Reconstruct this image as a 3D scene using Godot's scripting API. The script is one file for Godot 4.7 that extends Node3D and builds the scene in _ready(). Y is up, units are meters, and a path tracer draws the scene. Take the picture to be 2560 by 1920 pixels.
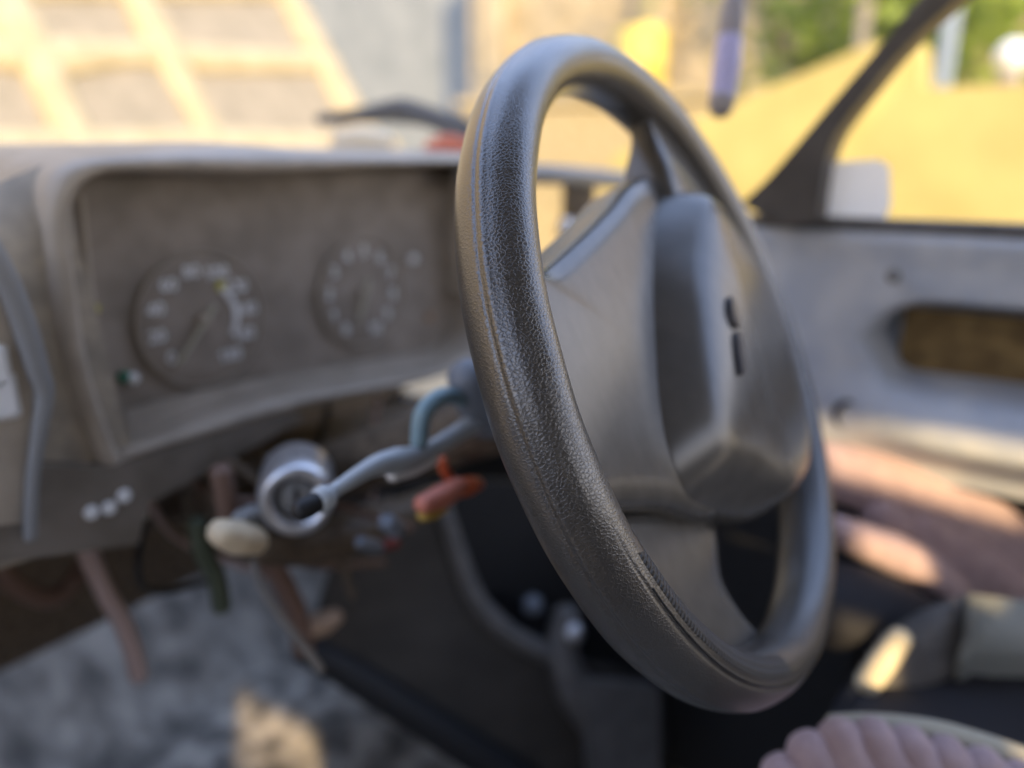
extends Node3D
# The cabin of an old right-hand-drive car seen from the passenger side. x runs to the driver's door, y up, -z forward; metres.

var M := {}
var rng := RandomNumberGenerator.new()

# ---------- nodes ----------
func numbered(called: String) -> String:
	var n := called
	var k := 0
	while has_node(NodePath(n)):
		k += 1
		n = "%s_%03d" % [called, k]
	return n

func thing(called: String, label: String, category: String, at := Vector3.ZERO, group := "") -> Node3D:
	var o := Node3D.new()
	o.name = numbered(called)
	add_child(o)
	o.position = at
	tag(o, label, category, group)
	return o

func tag(o: Node, label: String, category: String, group := "") -> void:
	o.set_meta("label", label)
	o.set_meta("category", category)
	if group:
		o.set_meta("group", group)

func put(called: String, mesh: Mesh, mat: Material, parent: Node = null, at := Vector3.ZERO) -> MeshInstance3D:
	var o := MeshInstance3D.new()
	o.name = called if parent else numbered(called)
	o.mesh = mesh
	o.material_override = mat
	o.position = at
	(parent if parent else self).add_child(o, true)
	return o

func solo(called: String, mesh: Mesh, mat: Material, label: String, category: String, at := Vector3.ZERO, group := "") -> MeshInstance3D:
	var o := put(called, mesh, mat, null, at)
	tag(o, label, category, group)
	return o

func structure(called: String, mesh: Mesh, mat: Material, at := Vector3.ZERO) -> MeshInstance3D:
	var o := put(called, mesh, mat, null, at)
	o.set_meta("kind", "structure")
	return o

# ---------- meshes ----------
func st_new() -> SurfaceTool:
	var st := SurfaceTool.new()
	st.begin(Mesh.PRIMITIVE_TRIANGLES)
	return st

# A grid of points rows x columns as one smooth sheet; closed_u joins the last column to the first, closed_v the last row to the first.
func sheet(st: SurfaceTool, rows: Array, closed_u := false, closed_v := false, group := 0) -> void:
	var nr := rows.size()
	var nc: int = rows[0].size()
	st.set_smooth_group(group)
	for i in (nr if closed_v else nr - 1):
		for j in (nc if closed_u else nc - 1):
			var i2 := (i + 1) % nr
			var j2 := (j + 1) % nc
			var u0 := float(j) / nc
			var u1 := float(j + 1) / nc
			var v0 := float(i) / nr
			var v1 := float(i + 1) / nr
			var q := [[rows[i][j], u0, v0], [rows[i][j2], u1, v0], [rows[i2][j2], u1, v1], [rows[i2][j], u0, v1]]
			for k in [0, 1, 2, 0, 2, 3]:
				st.set_uv(Vector2(q[k][1], q[k][2]))
				st.add_vertex(q[k][0])

func fan(st: SurfaceTool, ring: Array, flip := false, group := 1) -> void:
	st.set_smooth_group(group)
	var c := Vector3.ZERO
	for p in ring:
		c += p
	c /= ring.size()
	for j in ring.size():
		var a: Vector3 = ring[j]
		var b: Vector3 = ring[(j + 1) % ring.size()]
		for p in ([c, b, a] if flip else [c, a, b]):
			st.set_uv(Vector2(p.x, p.y))
			st.add_vertex(p)

func done(st: SurfaceTool) -> ArrayMesh:
	st.index()
	st.generate_normals()
	return st.commit()

func rows_mesh(rows: Array, closed_u := false, closed_v := false) -> ArrayMesh:
	var st := st_new()
	sheet(st, rows, closed_u, closed_v)
	return done(st)

# Catmull-Rom through points
func smooth_path(pts: Array, per := 8, closed := false) -> Array:
	var out := []
	var n := pts.size()
	for i in (n if closed else n - 1):
		var a = pts[(i - 1 + n) % n] if closed or i > 0 else pts[0] * 2.0 - pts[1]
		var b = pts[i]
		var c = pts[(i + 1) % n]
		var d = pts[(i + 2) % n] if closed or i + 2 < n else pts[n - 1] * 2.0 - pts[n - 2]
		for k in per:
			var t := float(k) / per
			out.append(0.5 * (2.0 * b + (c - a) * t + (2.0 * a - 5.0 * b + 4.0 * c - d) * t * t + (3.0 * b - a - 3.0 * c + d) * t * t * t))
	if not closed:
		out.append(pts[n - 1])
	return out

# A round bar along a path, its radius running through radii; ends rounded off
func tube(pts: Array, radii: Array, sides := 14, per := 8, squash := 1.0, side_dir := Vector3.ZERO) -> ArrayMesh:
	var path := smooth_path(pts, per)
	var n := path.size()
	var rows := []
	var ref := Vector3.UP if absf((path[n - 1] - path[0]).normalized().y) < 0.9 else Vector3.RIGHT
	if side_dir != Vector3.ZERO:
		ref = side_dir
	for i in n:
		var t: Vector3 = (path[mini(i + 1, n - 1)] - path[maxi(i - 1, 0)]).normalized()
		var s := t.cross(ref).normalized()
		var u := s.cross(t).normalized()
		ref = u
		var f := float(i) / (n - 1) * (radii.size() - 1)
		var k := mini(int(f), radii.size() - 2) if radii.size() > 1 else 0
		var r: float = lerpf(radii[k], radii[mini(k + 1, radii.size() - 1)], f - k)
		var steps := [[0.0, 1.0]]
		if i == 0:
			steps = [[-1.0, 0.05], [-0.92, 0.38], [-0.7, 0.7], [-0.38, 0.92], [0.0, 1.0]]
		elif i == n - 1:
			steps = [[0.0, 1.0], [0.38, 0.92], [0.7, 0.7], [0.92, 0.38], [1.0, 0.05]]
		for e in steps:
			var row := []
			for j in sides:
				var a := TAU * j / sides
				row.append(path[i] + t * r * 0.8 * e[0] + (s * cos(a) + u * sin(a) * squash) * r * e[1])
			rows.append(row)
	var st := st_new()
	sheet(st, rows, true)
	return done(st)

# A solid of revolution: profile of (radius, height) about axis z
func lathe(profile: Array, sides := 40) -> ArrayMesh:
	var rows := []
	for p in profile:
		var row := []
		for j in sides:
			var a := TAU * j / sides
			row.append(Vector3(cos(a) * p.x, sin(a) * p.x, p.y))
		rows.append(row)
	return rows_mesh(rows, true)

# A box with chamfered edges, centred
func block(size: Vector3, bevel := 0.004) -> ArrayMesh:
	var h := size / 2.0
	var b := minf(bevel, minf(h.x, minf(h.y, h.z)) * 0.9)
	var rows := []
	for lv in [[-h.z, b * 2.0], [-h.z, b], [-h.z + b, 0.0], [h.z - b, 0.0], [h.z, b], [h.z, b * 2.0]]:
		var x: float = h.x - lv[1]
		var y: float = h.y - lv[1]
		var row := []
		for c in [[1, 1], [-1, 1], [-1, -1], [1, -1]]:
			var p := Vector3(c[0] * x, c[1] * y, lv[0])
			var k := b * 0.6
			if c[0] * c[1] > 0:
				row.append(p + Vector3(0, -c[1] * k, 0)); row.append(p + Vector3(-c[0] * k, 0, 0))
			else:
				row.append(p + Vector3(-c[0] * k, 0, 0)); row.append(p + Vector3(0, -c[1] * k, 0))
		rows.append(row)
	var st := st_new()
	sheet(st, rows, true, false, -1)
	fan(st, rows[0], true, -1)
	fan(st, rows[rows.size() - 1], false, -1)
	return done(st)

# A flat outline (x, y) given thickness along z with a rounded front edge
func slab(outline: Array, thick: float, round_ := 0.004, dome := 0.0) -> ArrayMesh:
	var c := Vector2.ZERO
	for p in outline:
		c += p
	c /= outline.size()
	var far := 0.0
	for p in outline:
		far = maxf(far, p.distance_to(c))
	var rows := []
	for e in [[1.0, -thick], [1.0, -round_], [1.0 - 0.3 * round_ / far, -0.3 * round_], [1.0 - round_ / far, 0.0], [0.7, dome * 0.55], [0.4, dome * 0.88], [0.12, dome]]:
		var row := []
		for p in outline:
			var q: Vector2 = c + (p - c) * e[0]
			row.append(Vector3(q.x, q.y, e[1]))
		rows.append(row)
	var st := st_new()
	sheet(st, rows, true)
	fan(st, rows[rows.size() - 1], false, 0)
	fan(st, rows[0], true, 1)
	return done(st)

# A flat outline triangulated (may be concave), extruded along z from -thick to 0
func plate(outline: Array, thick: float) -> ArrayMesh:
	var poly := PackedVector2Array(outline)
	if Geometry2D.is_polygon_clockwise(poly):
		poly.reverse()
	var idx := Geometry2D.triangulate_polygon(poly)
	var st := st_new()
	st.set_smooth_group(-1)
	for k in range(0, idx.size(), 3):
		for z in [0.0, -thick]:
			var tri := [idx[k], idx[k + 2], idx[k + 1]] if z == 0.0 else [idx[k], idx[k + 1], idx[k + 2]]
			for i in tri:
				st.set_uv(poly[i])
				st.add_vertex(Vector3(poly[i].x, poly[i].y, z))
	for i in poly.size():
		var a := poly[i]
		var b := poly[(i + 1) % poly.size()]
		for p in [Vector3(a.x, a.y, 0), Vector3(a.x, a.y, -thick), Vector3(b.x, b.y, 0), Vector3(b.x, b.y, 0), Vector3(a.x, a.y, -thick), Vector3(b.x, b.y, -thick)]:
			st.set_uv(Vector2(p.x, p.y))
			st.add_vertex(p)
	return done(st)

func ball(r: float, squash := 1.0) -> SphereMesh:
	var m := SphereMesh.new()
	m.radius = r
	m.height = 2.0 * r * squash
	m.radial_segments = 32
	m.rings = 16
	return m

# ---------- materials ----------
func noise_tex(freq: float, seed_: int, kind := FastNoiseLite.TYPE_SIMPLEX_SMOOTH, octaves := 4, ramp: Gradient = null, size := 512) -> NoiseTexture2D:
	var n := FastNoiseLite.new()
	n.noise_type = kind
	n.frequency = freq
	n.seed = seed_
	n.fractal_octaves = octaves
	var t := NoiseTexture2D.new()
	t.width = size
	t.height = size
	t.seamless = true
	t.noise = n
	if ramp:
		t.color_ramp = ramp
	return t

func ramp(stops: Array) -> Gradient:
	var g := Gradient.new()
	var o := PackedFloat32Array()
	var c := PackedColorArray()
	for s in stops:
		o.append(s[0])
		c.append(s[1])
	g.offsets = o
	g.colors = c
	return g

func lin(r: float, g: float, b: float) -> Color:
	return Color(r, g, b).linear_to_srgb()

func mat(called: String, c: Color, rough := 0.6, metal := 0.0) -> StandardMaterial3D:
	var m := StandardMaterial3D.new()
	m.resource_name = called
	m.albedo_color = c
	m.roughness = rough
	m.metallic = metal
	M[called] = m
	return m

# A colour that wanders between two tones in patches, laid on from three sides
func mottled(called: String, a: Color, b: Color, rough: float, tile: float, freq := 0.012, seed_ := 1, relief := 0.0) -> StandardMaterial3D:
	var m := mat(called, Color.WHITE, rough)
	m.albedo_texture = noise_tex(freq, seed_, FastNoiseLite.TYPE_SIMPLEX_SMOOTH, 5, ramp([[0.25, a], [0.75, b]]))
	m.uv1_triplanar = true
	m.uv1_world_triplanar = true
	m.uv1_scale = Vector3.ONE / tile
	if relief > 0.0:
		m.heightmap_enabled = true
		m.heightmap_scale = relief
		m.heightmap_texture = noise_tex(freq * 6.0, seed_ + 7, FastNoiseLite.TYPE_SIMPLEX_SMOOTH, 3)
	return m

func make_materials() -> void:
	# pebbled leather cloth of the wheel grip
	var leather := mat("grip_leather", lin(0.040, 0.037, 0.033), 0.25)
	var cells := FastNoiseLite.new()
	cells.noise_type = FastNoiseLite.TYPE_CELLULAR
	cells.cellular_return_type = FastNoiseLite.RETURN_DISTANCE2_SUB
	cells.cellular_distance_function = FastNoiseLite.DISTANCE_EUCLIDEAN
	cells.cellular_jitter = 1.0
	cells.frequency = 0.030
	cells.seed = 5
	cells.fractal_type = FastNoiseLite.FRACTAL_FBM
	cells.fractal_octaves = 2
	cells.fractal_gain = 0.35
	cells.domain_warp_enabled = true
	cells.domain_warp_amplitude = 14.0
	cells.domain_warp_frequency = 0.02
	var ht := NoiseTexture2D.new()
	ht.width = 1024
	ht.height = 1024
	ht.seamless = true
	ht.noise = cells
	ht.color_ramp = ramp([[0.0, Color.BLACK], [0.35, Color(0.75, 0.75, 0.75)], [1.0, Color.WHITE]])
	leather.metallic_specular = 0.8
	leather.clearcoat_enabled = true
	leather.clearcoat = 0.7
	leather.clearcoat_roughness = 0.3
	leather.heightmap_enabled = true
	leather.heightmap_texture = ht
	leather.heightmap_scale = 0.020
	leather.uv1_scale = Vector3(24, 2, 1)
	leather.roughness_texture = noise_tex(0.01, 21, FastNoiseLite.TYPE_SIMPLEX_SMOOTH, 4, ramp([[0.2, Color(0.85, 0.85, 0.85)], [0.8, Color(1, 1, 1)]]))
	# ribbed perforated band inside the grip
	var perf := mat("perforated_band", lin(0.035, 0.034, 0.033), 0.5)
	var im := Image.create(64, 64, false, Image.FORMAT_RGB8)
	for y in 64:
		for x in 64:
			var d := Vector2(x - 31.5, y - 31.5).length() / 32.0
			var v := clampf(1.1 - d, 0.0, 1.0)
			im.set_pixel(x, y, Color(v, v, v))
	perf.heightmap_enabled = true
	perf.heightmap_texture = ImageTexture.create_from_image(im)
	perf.heightmap_scale = 0.09
	perf.uv1_scale = Vector3(74, 4, 1)
	# wheel centre: grained grey-black plastic
	mottled("wheel_plastic", lin(0.082, 0.079, 0.074), lin(0.100, 0.096, 0.090), 0.27, 0.09, 0.01, 31, 0.002).metallic_specular = 0.66
	mat("emblem", lin(0.045, 0.038, 0.038), 0.35)
	# dashboard plastics
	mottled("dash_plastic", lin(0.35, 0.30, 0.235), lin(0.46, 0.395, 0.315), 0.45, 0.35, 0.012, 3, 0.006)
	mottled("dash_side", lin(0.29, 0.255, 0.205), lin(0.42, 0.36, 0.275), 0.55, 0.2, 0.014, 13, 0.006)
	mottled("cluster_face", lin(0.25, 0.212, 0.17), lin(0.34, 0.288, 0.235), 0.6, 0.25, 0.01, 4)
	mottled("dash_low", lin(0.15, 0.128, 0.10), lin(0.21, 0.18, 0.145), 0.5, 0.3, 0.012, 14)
	mat("numeral_white", lin(0.85, 0.86, 0.85), 0.5)
	mat("needle_ivory", lin(0.5, 0.47, 0.36), 0.4)
	mat("lamp_yellow", lin(0.55, 0.5, 0.05), 0.4)
	mat("lamp_green", lin(0.03, 0.2, 0.12), 0.4)
	mat("trim_grey", lin(0.24, 0.24, 0.235), 0.42)
	mottled("dark_panel", lin(0.034, 0.029, 0.023), lin(0.055, 0.047, 0.038), 0.62, 0.3, 0.012, 8)
	mottled("bracket", lin(0.07, 0.05, 0.032), lin(0.15, 0.11, 0.07), 0.6, 0.12, 0.02, 9)
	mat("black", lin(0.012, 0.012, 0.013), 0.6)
	mottled("carpet", lin(0.12, 0.11, 0.095), lin(0.50, 0.45, 0.375), 0.95, 0.42, 0.011, 6, 0.25)
	mat("steel", lin(0.62, 0.62, 0.63), 0.32, 0.8)
	mat("stalk_grey", lin(0.46, 0.50, 0.52), 0.35)
	mat("stalk_blue", lin(0.22, 0.33, 0.37), 0.4)
	mat("cream", lin(0.68, 0.55, 0.36), 0.5)
	mat("orange", lin(0.55, 0.11, 0.035), 0.5)
	mat("salmon", lin(0.6, 0.2, 0.13), 0.5)
	mat("yellow_connector", lin(0.5, 0.33, 0.06), 0.5)
	mat("wire_brown", lin(0.17, 0.10, 0.07), 0.5)
	mat("wire_pink", lin(0.46, 0.34, 0.30), 0.5)
	mat("wire_green", lin(0.07, 0.085, 0.05), 0.5)
	mat("wire_red", lin(0.2, 0.03, 0.02), 0.5)
	mat("clip_blue", lin(0.16, 0.18, 0.21), 0.5)
	mat("tan_plastic", lin(0.42, 0.28, 0.18), 0.6)
	# door and pillar
	var door := mottled("door_panel", lin(0.46, 0.50, 0.56), lin(0.60, 0.62, 0.64), 0.5, 0.4, 0.012, 17)
	door.detail_enabled = true
	door.detail_blend_mode = BaseMaterial3D.BLEND_MODE_MIX
	mottled("pocket_lining", lin(0.16, 0.10, 0.035), lin(0.30, 0.20, 0.075), 0.8, 0.25, 0.012, 19)
	mottled("pillar", lin(0.055, 0.048, 0.042), lin(0.08, 0.07, 0.06), 0.55, 0.3, 0.012, 20)
	mat("rubber", lin(0.05, 0.045, 0.04), 0.6)
	var paper := mat("paper", lin(0.88, 0.89, 0.88), 0.7)
	paper.backlight_enabled = true
	paper.backlight = lin(0.9, 0.9, 0.9)
	# seats
	var fab := mottled("seat_fabric", lin(0.40, 0.29, 0.295), lin(0.50, 0.37, 0.365), 0.9, 0.2, 0.02, 23, 0.03)
	fab.rim_enabled = true
	fab.rim = 0.3
	mat("piping", lin(0.42, 0.39, 0.30), 0.7)
	mottled("box_grey", lin(0.10, 0.095, 0.088), lin(0.15, 0.14, 0.13), 0.5, 0.2, 0.012, 24)
	mat("box_pale", lin(0.27, 0.28, 0.25), 0.5)
	mat("sunlit_edge_paint", lin(0.66, 0.58, 0.40), 0.5)  # cream colour stands in for sun on the box edge
	mat("black_cloth", lin(0.014, 0.014, 0.018), 0.8)
	# outside
	mottled("cream_paint", lin(0.38, 0.31, 0.165), lin(0.47, 0.40, 0.235), 0.45, 0.6, 0.012, 27)
	mottled("sheet_grey", lin(0.235, 0.205, 0.135), lin(0.32, 0.275, 0.19), 0.55, 0.5, 0.012, 28)
	mottled("yellow_paint", lin(0.47, 0.395, 0.135), lin(0.54, 0.46, 0.165), 0.7, 1.6, 0.012, 29)
	mottled("tan_plaster", lin(0.34, 0.28, 0.17), lin(0.48, 0.40, 0.26), 0.9, 2.4, 0.012, 30)
	mottled("pale_plaster", lin(0.21, 0.235, 0.245), lin(0.27, 0.295, 0.30), 0.9, 3.0, 0.012, 33)
	mottled("sand", lin(0.36, 0.29, 0.18), lin(0.50, 0.41, 0.27), 0.95, 3.0, 0.012, 34)
	mat("body_paint", lin(0.4, 0.38, 0.33), 0.4)
	mottled("headliner", lin(0.16, 0.15, 0.135), lin(0.22, 0.20, 0.18), 0.9, 0.4, 0.02, 35)
	mat("blue_paint", lin(0.26, 0.33, 0.43), 0.5)
	mat("globe_white", lin(0.85, 0.85, 0.84), 0.3)
	mat("bark", lin(0.12, 0.085, 0.05), 0.9)
	var leaf := mat("leaf", lin(0.20, 0.26, 0.03), 0.6)
	leaf.backlight_enabled = true
	leaf.backlight = lin(0.25, 0.35, 0.03)
	mat("teal_sheet", lin(0.04, 0.25, 0.3), 0.5)
	mat("drum_yellow", lin(0.75, 0.60, 0.12), 0.5)
	mat("hanger_violet", lin(0.45, 0.42, 0.62), 0.35)
	mat("hanger_grey", lin(0.3, 0.27, 0.26), 0.5)
	mat("window_dark", lin(0.08, 0.09, 0.1), 0.2)
	var glass := mat("glass", Color(0.95, 0.93, 0.88, 0.06), 0.03)
	glass.transparency = BaseMaterial3D.TRANSPARENCY_ALPHA
	glass.metallic_specular = 0.4

# ---------- scene ----------
func _ready() -> void:
	rng.seed = 11
	# camera: a phone held at the height of the dashboard's top, turned to the driver's corner, focused on the near side of the wheel
	var cam := Camera3D.new()
	cam.name = "camera"
	add_child(cam)
	cam.near = 0.05
	cam.far = 200.0
	cam.position = Vector3(0, 1.15, 0)
	cam.rotation = Vector3(deg_to_rad(-16.1), deg_to_rad(-56.0), 0)
	var lens := CameraAttributesPhysical.new()
	lens.frustum_focal_length = 12.0 / tan(deg_to_rad(26.0))
	lens.frustum_near = 0.05
	lens.frustum_far = 200.0
	lens.exposure_aperture = 2.3
	lens.frustum_focus_distance = 0.323
	cam.attributes = lens
	cam.fov = 52.0
	# sky, sun, exposure
	var env := Environment.new()
	env.background_mode = Environment.BG_SKY
	var skym := ProceduralSkyMaterial.new()
	skym.sky_top_color = Color(0.56, 0.645, 0.81)
	skym.sky_horizon_color = Color(0.95, 0.90, 0.83)
	skym.sky_curve = 0.18
	skym.ground_bottom_color = lin(0.30, 0.25, 0.17)
	skym.ground_horizon_color = lin(0.42, 0.36, 0.26)
	skym.sky_energy_multiplier = 1.0
	var sky := Sky.new()
	sky.sky_material = skym
	env.sky = sky
	env.background_energy_multiplier = 1.65
	env.tonemap_mode = Environment.TONE_MAPPER_LINEAR
	env.tonemap_exposure = 2.45
	env.sdfgi_enabled = true
	env.ssao_enabled = true
	env.ssil_enabled = true
	var we := WorldEnvironment.new()
	we.name = "world"
	we.environment = env
	add_child(we)
	var sun := DirectionalLight3D.new()
	sun.name = "sun"
	add_child(sun)
	var to_sun := Vector3(-0.6, 0.35, 0.72).normalized()
	sun.look_at_from_position(to_sun * 10.0, Vector3.ZERO)
	sun.light_color = Color(1.0, 0.87, 0.66)
	sun.light_energy = 1.05
	sun.light_angular_distance = 0.6
	sun.shadow_enabled = true

	make_materials()
	surroundings()
	car_shell()
	dashboard()
	under_dash()
	door()
	seats()
	steering_wheel()
	small_things()

# ---------- outside ----------
func surroundings() -> void:
	var gr := PlaneMesh.new()
	gr.size = Vector2(160, 160)
	structure("ground", gr, M.sand)
	# stepped yellow wall beside the car
	var yw := thing("yellow_wall", "yellow painted wall with a sloping top beyond the driver's door", "wall", Vector3(2.6, 0, 0))
	# outline is (z, y) in the plane x = 2.6
	var prof := [Vector2(-1.3129, 1.1557), Vector2(-1.0609, 1.2542), Vector2(-0.5129, 1.4611), Vector2(-0.3806, 1.4576), Vector2(-0.3648, 1.336), Vector2(2.2, 1.335), Vector2(2.2, 0), Vector2(-1.75, 0)]
	var wall := put("wall_body", plate(prof, 0.22), M.yellow_paint, yw)
	wall.rotation.y = -PI / 2
	wall.scale.x = 1.0
	var cap := put("coping", block(Vector3(2.2, 0.05, 0.28), 0.012), M.yellow_paint, yw, Vector3(0.11, 1.32, 1.10))
	cap.rotation.y = PI / 2
	# tan wall far behind
	var tw := thing("tan_wall", "long tan plastered wall far beyond the windscreen", "wall", Vector3(7.2, 0, -1.6))
	put("wall_body", block(Vector3(0.25, 3.4, 7.4), 0.02), M.tan_plaster, tw, Vector3(0, 1.7, 0))
	for k in 4:
		put("pilaster", block(Vector3(0.16, 3.4, 0.3), 0.02), M.tan_plaster, tw, Vector3(-0.2, 1.7, -3.3 + 1.7 * k))
	var fw := thing("tan_wall", "added tall tan wall behind the ribbed panel for warm reflections", "wall", Vector3(-4.0, 0, -5.0))  # wall added to reflect warm light onto the wheel rim
	put("wall_body", block(Vector3(15.0, 5.4, 0.25), 0.02), M.tan_plaster, fw, Vector3(0, 2.7, 0))
	put("coping", block(Vector3(15.1, 0.08, 0.34), 0.02), M.tan_plaster, fw, Vector3(0, 5.44, 0))
	# low cream wall in the sun
	var lw := thing("cream_wall", "low cream wall in sunlight seen through the wheel's upper gap", "wall", Vector3(5.2, 0, -2.6))
	put("wall_body", block(Vector3(0.2, 1.5, 2.6), 0.03), M.cream_paint, lw, Vector3(0, 0.75, 0))
	put("coping", block(Vector3(0.3, 0.07, 2.7), 0.015), M.cream_paint, lw, Vector3(0, 1.535, 0))
	# pale building
	var pb := thing("pale_building", "pale grey building far behind the leaning ribbed panel", "building", Vector3(10.5, 0, -8.5))
	put("wall", block(Vector3(5.0, 6.5, 6.4), 0.03), M.pale_plaster, pb, Vector3(0, 3.25, 0))
	for k in 2:
		var w := put("window", block(Vector3(0.06, 1.2, 1.0), 0.01), M.window_dark, pb, Vector3(-2.52, 5.3, -1.2 + 2.4 * k))
		put("sill", block(Vector3(0.12, 0.08, 1.2), 0.01), M.pale_plaster, w, Vector3(-0.05, -0.65, 0))
	var p2 := thing("pale_building", "pale building far behind the yellow wall in the side window", "building", Vector3(15.0, 0, -1.5))
	put("wall", block(Vector3(5.0, 6.0, 9.0), 0.03), M.pale_plaster, p2, Vector3(0, 3.0, 0))
	for k in 3:
		var w2 := put("window", block(Vector3(0.06, 1.1, 1.0), 0.01), M.window_dark, p2, Vector3(-2.52, 4.4, -2.6 + 2.2 * k))
		put("sill", block(Vector3(0.12, 0.08, 1.2), 0.01), M.pale_plaster, w2, Vector3(-0.05, -0.6, 0))
	# yellow drum on a post
	var dr := thing("yellow_drum", "bright yellow drum standing on the cream wall right of the wheel's top", "drum", Vector3(5.2, 1.57, -2.45))
	put("barrel", lathe([Vector2(0.02, 0.0), Vector2(0.14, 0.0), Vector2(0.155, 0.02), Vector2(0.15, 0.17), Vector2(0.16, 0.19), Vector2(0.15, 0.21), Vector2(0.155, 0.37), Vector2(0.14, 0.4), Vector2(0.02, 0.4)]), M.drum_yellow, dr).rotation.x = -PI / 2
	put("lid", lathe([Vector2(0.01, 0.0), Vector2(0.06, 0.0), Vector2(0.06, 0.03), Vector2(0.01, 0.03)], 20), M.drum_yellow, dr, Vector3(0.05, 0.4, 0)).rotation.x = -PI / 2
	# blue gate post and roof sheet behind the wall, globe lamp on it
	var gp := thing("blue_post", "blue painted post rising behind the yellow wall in the side window", "post", Vector3(3.4, 0, -0.41))
	put("shaft", block(Vector3(0.05, 1.82, 0.05), 0.01), M.blue_paint, gp, Vector3(0, 0.91, 0))
	put("cap", block(Vector3(0.10, 0.04, 0.10), 0.01), M.blue_paint, gp, Vector3(0, 1.84, 0))
	var gl := thing("globe_lamp", "white globe lamp on top of the yellow wall at the right edge", "lamp", Vector3(2.71, 1.34, -0.162))
	put("base", lathe([Vector2(0.001, 0), Vector2(0.04, 0), Vector2(0.025, 0.03), Vector2(0.02, 0.05), Vector2(0.001, 0.05)], 20), M.hanger_grey, gl).rotation.x = -PI / 2
	put("globe", ball(0.045), M.globe_white, gl, Vector3(0, 0.075, 0))
	# trees
	tree("leafy tree with yellow green foliage behind the yellow wall", Vector3(5.6, 0, -1.15), 1.6, 1.15, 3000)
	tree("taller tree with sparse foliage beyond the tan wall", Vector3(8.6, 0, -3.9), 3.6, 1.4, 1500)
	var ts := thing("teal_sheet", "teal sheet of roofing high beside the pillar's top", "roof sheet", Vector3(4.6, 0, -0.75))
	put("sheet", block(Vector3(0.9, 0.03, 0.55), 0.01), M.teal_sheet, ts, Vector3(0, 2.42, 0)).rotation.z = 0.35
	for k in 2:
		put("post", block(Vector3(0.06, 2.35, 0.06), 0.01), M.hanger_grey, ts, Vector3(0.0, 1.175, -0.2 + 0.4 * k))

func tree(label: String, at: Vector3, trunk_h: float, crown_r: float, leaves: int) -> void:
	var t := thing("leafy_tree", label, "tree", at)
	put("trunk", tube([Vector3(0, 0, 0), Vector3(0.05, trunk_h * 0.5, 0.03), Vector3(0, trunk_h + crown_r * 0.6, 0)], [0.13, 0.09, 0.03]), M.bark, t)
	for k in 5:
		var a := TAU * k / 5.0 + 0.4
		put("limb", tube([Vector3(0, trunk_h * 0.8, 0), Vector3(cos(a) * crown_r * 0.35, trunk_h + 0.1, sin(a) * crown_r * 0.35), Vector3(cos(a) * crown_r * 0.7, trunk_h + crown_r * 0.55, sin(a) * crown_r * 0.7)], [0.05, 0.035, 0.012], 8), M.bark, t)
	var st := st_new()
	st.set_smooth_group(-1)
	var clumps := []
	for k in 16:
		clumps.append(Vector3(rng.randfn(0, 0.5), rng.randfn(0.45, 0.4), rng.randfn(0, 0.5)) * crown_r + Vector3(0, trunk_h, 0))
	for k in leaves:
		var c: Vector3 = clumps[rng.randi() % 16] + Vector3(rng.randfn(), rng.randfn(), rng.randfn()) * crown_r * 0.2
		var b := Basis.from_euler(Vector3(rng.randf() * TAU, rng.randf() * TAU, rng.randf() * TAU))
		var s := rng.randf_range(0.05, 0.09)
		var q := [c + b.x * s, c + b.y * s * 0.5, c - b.x * s, c - b.y * s * 0.5]
		for i in [0, 1, 2, 0, 2, 3]:
			st.add_vertex(q[i])
	put("crown", done(st), M.leaf, t)

# ---------- the car ----------
var car: Node3D

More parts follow.
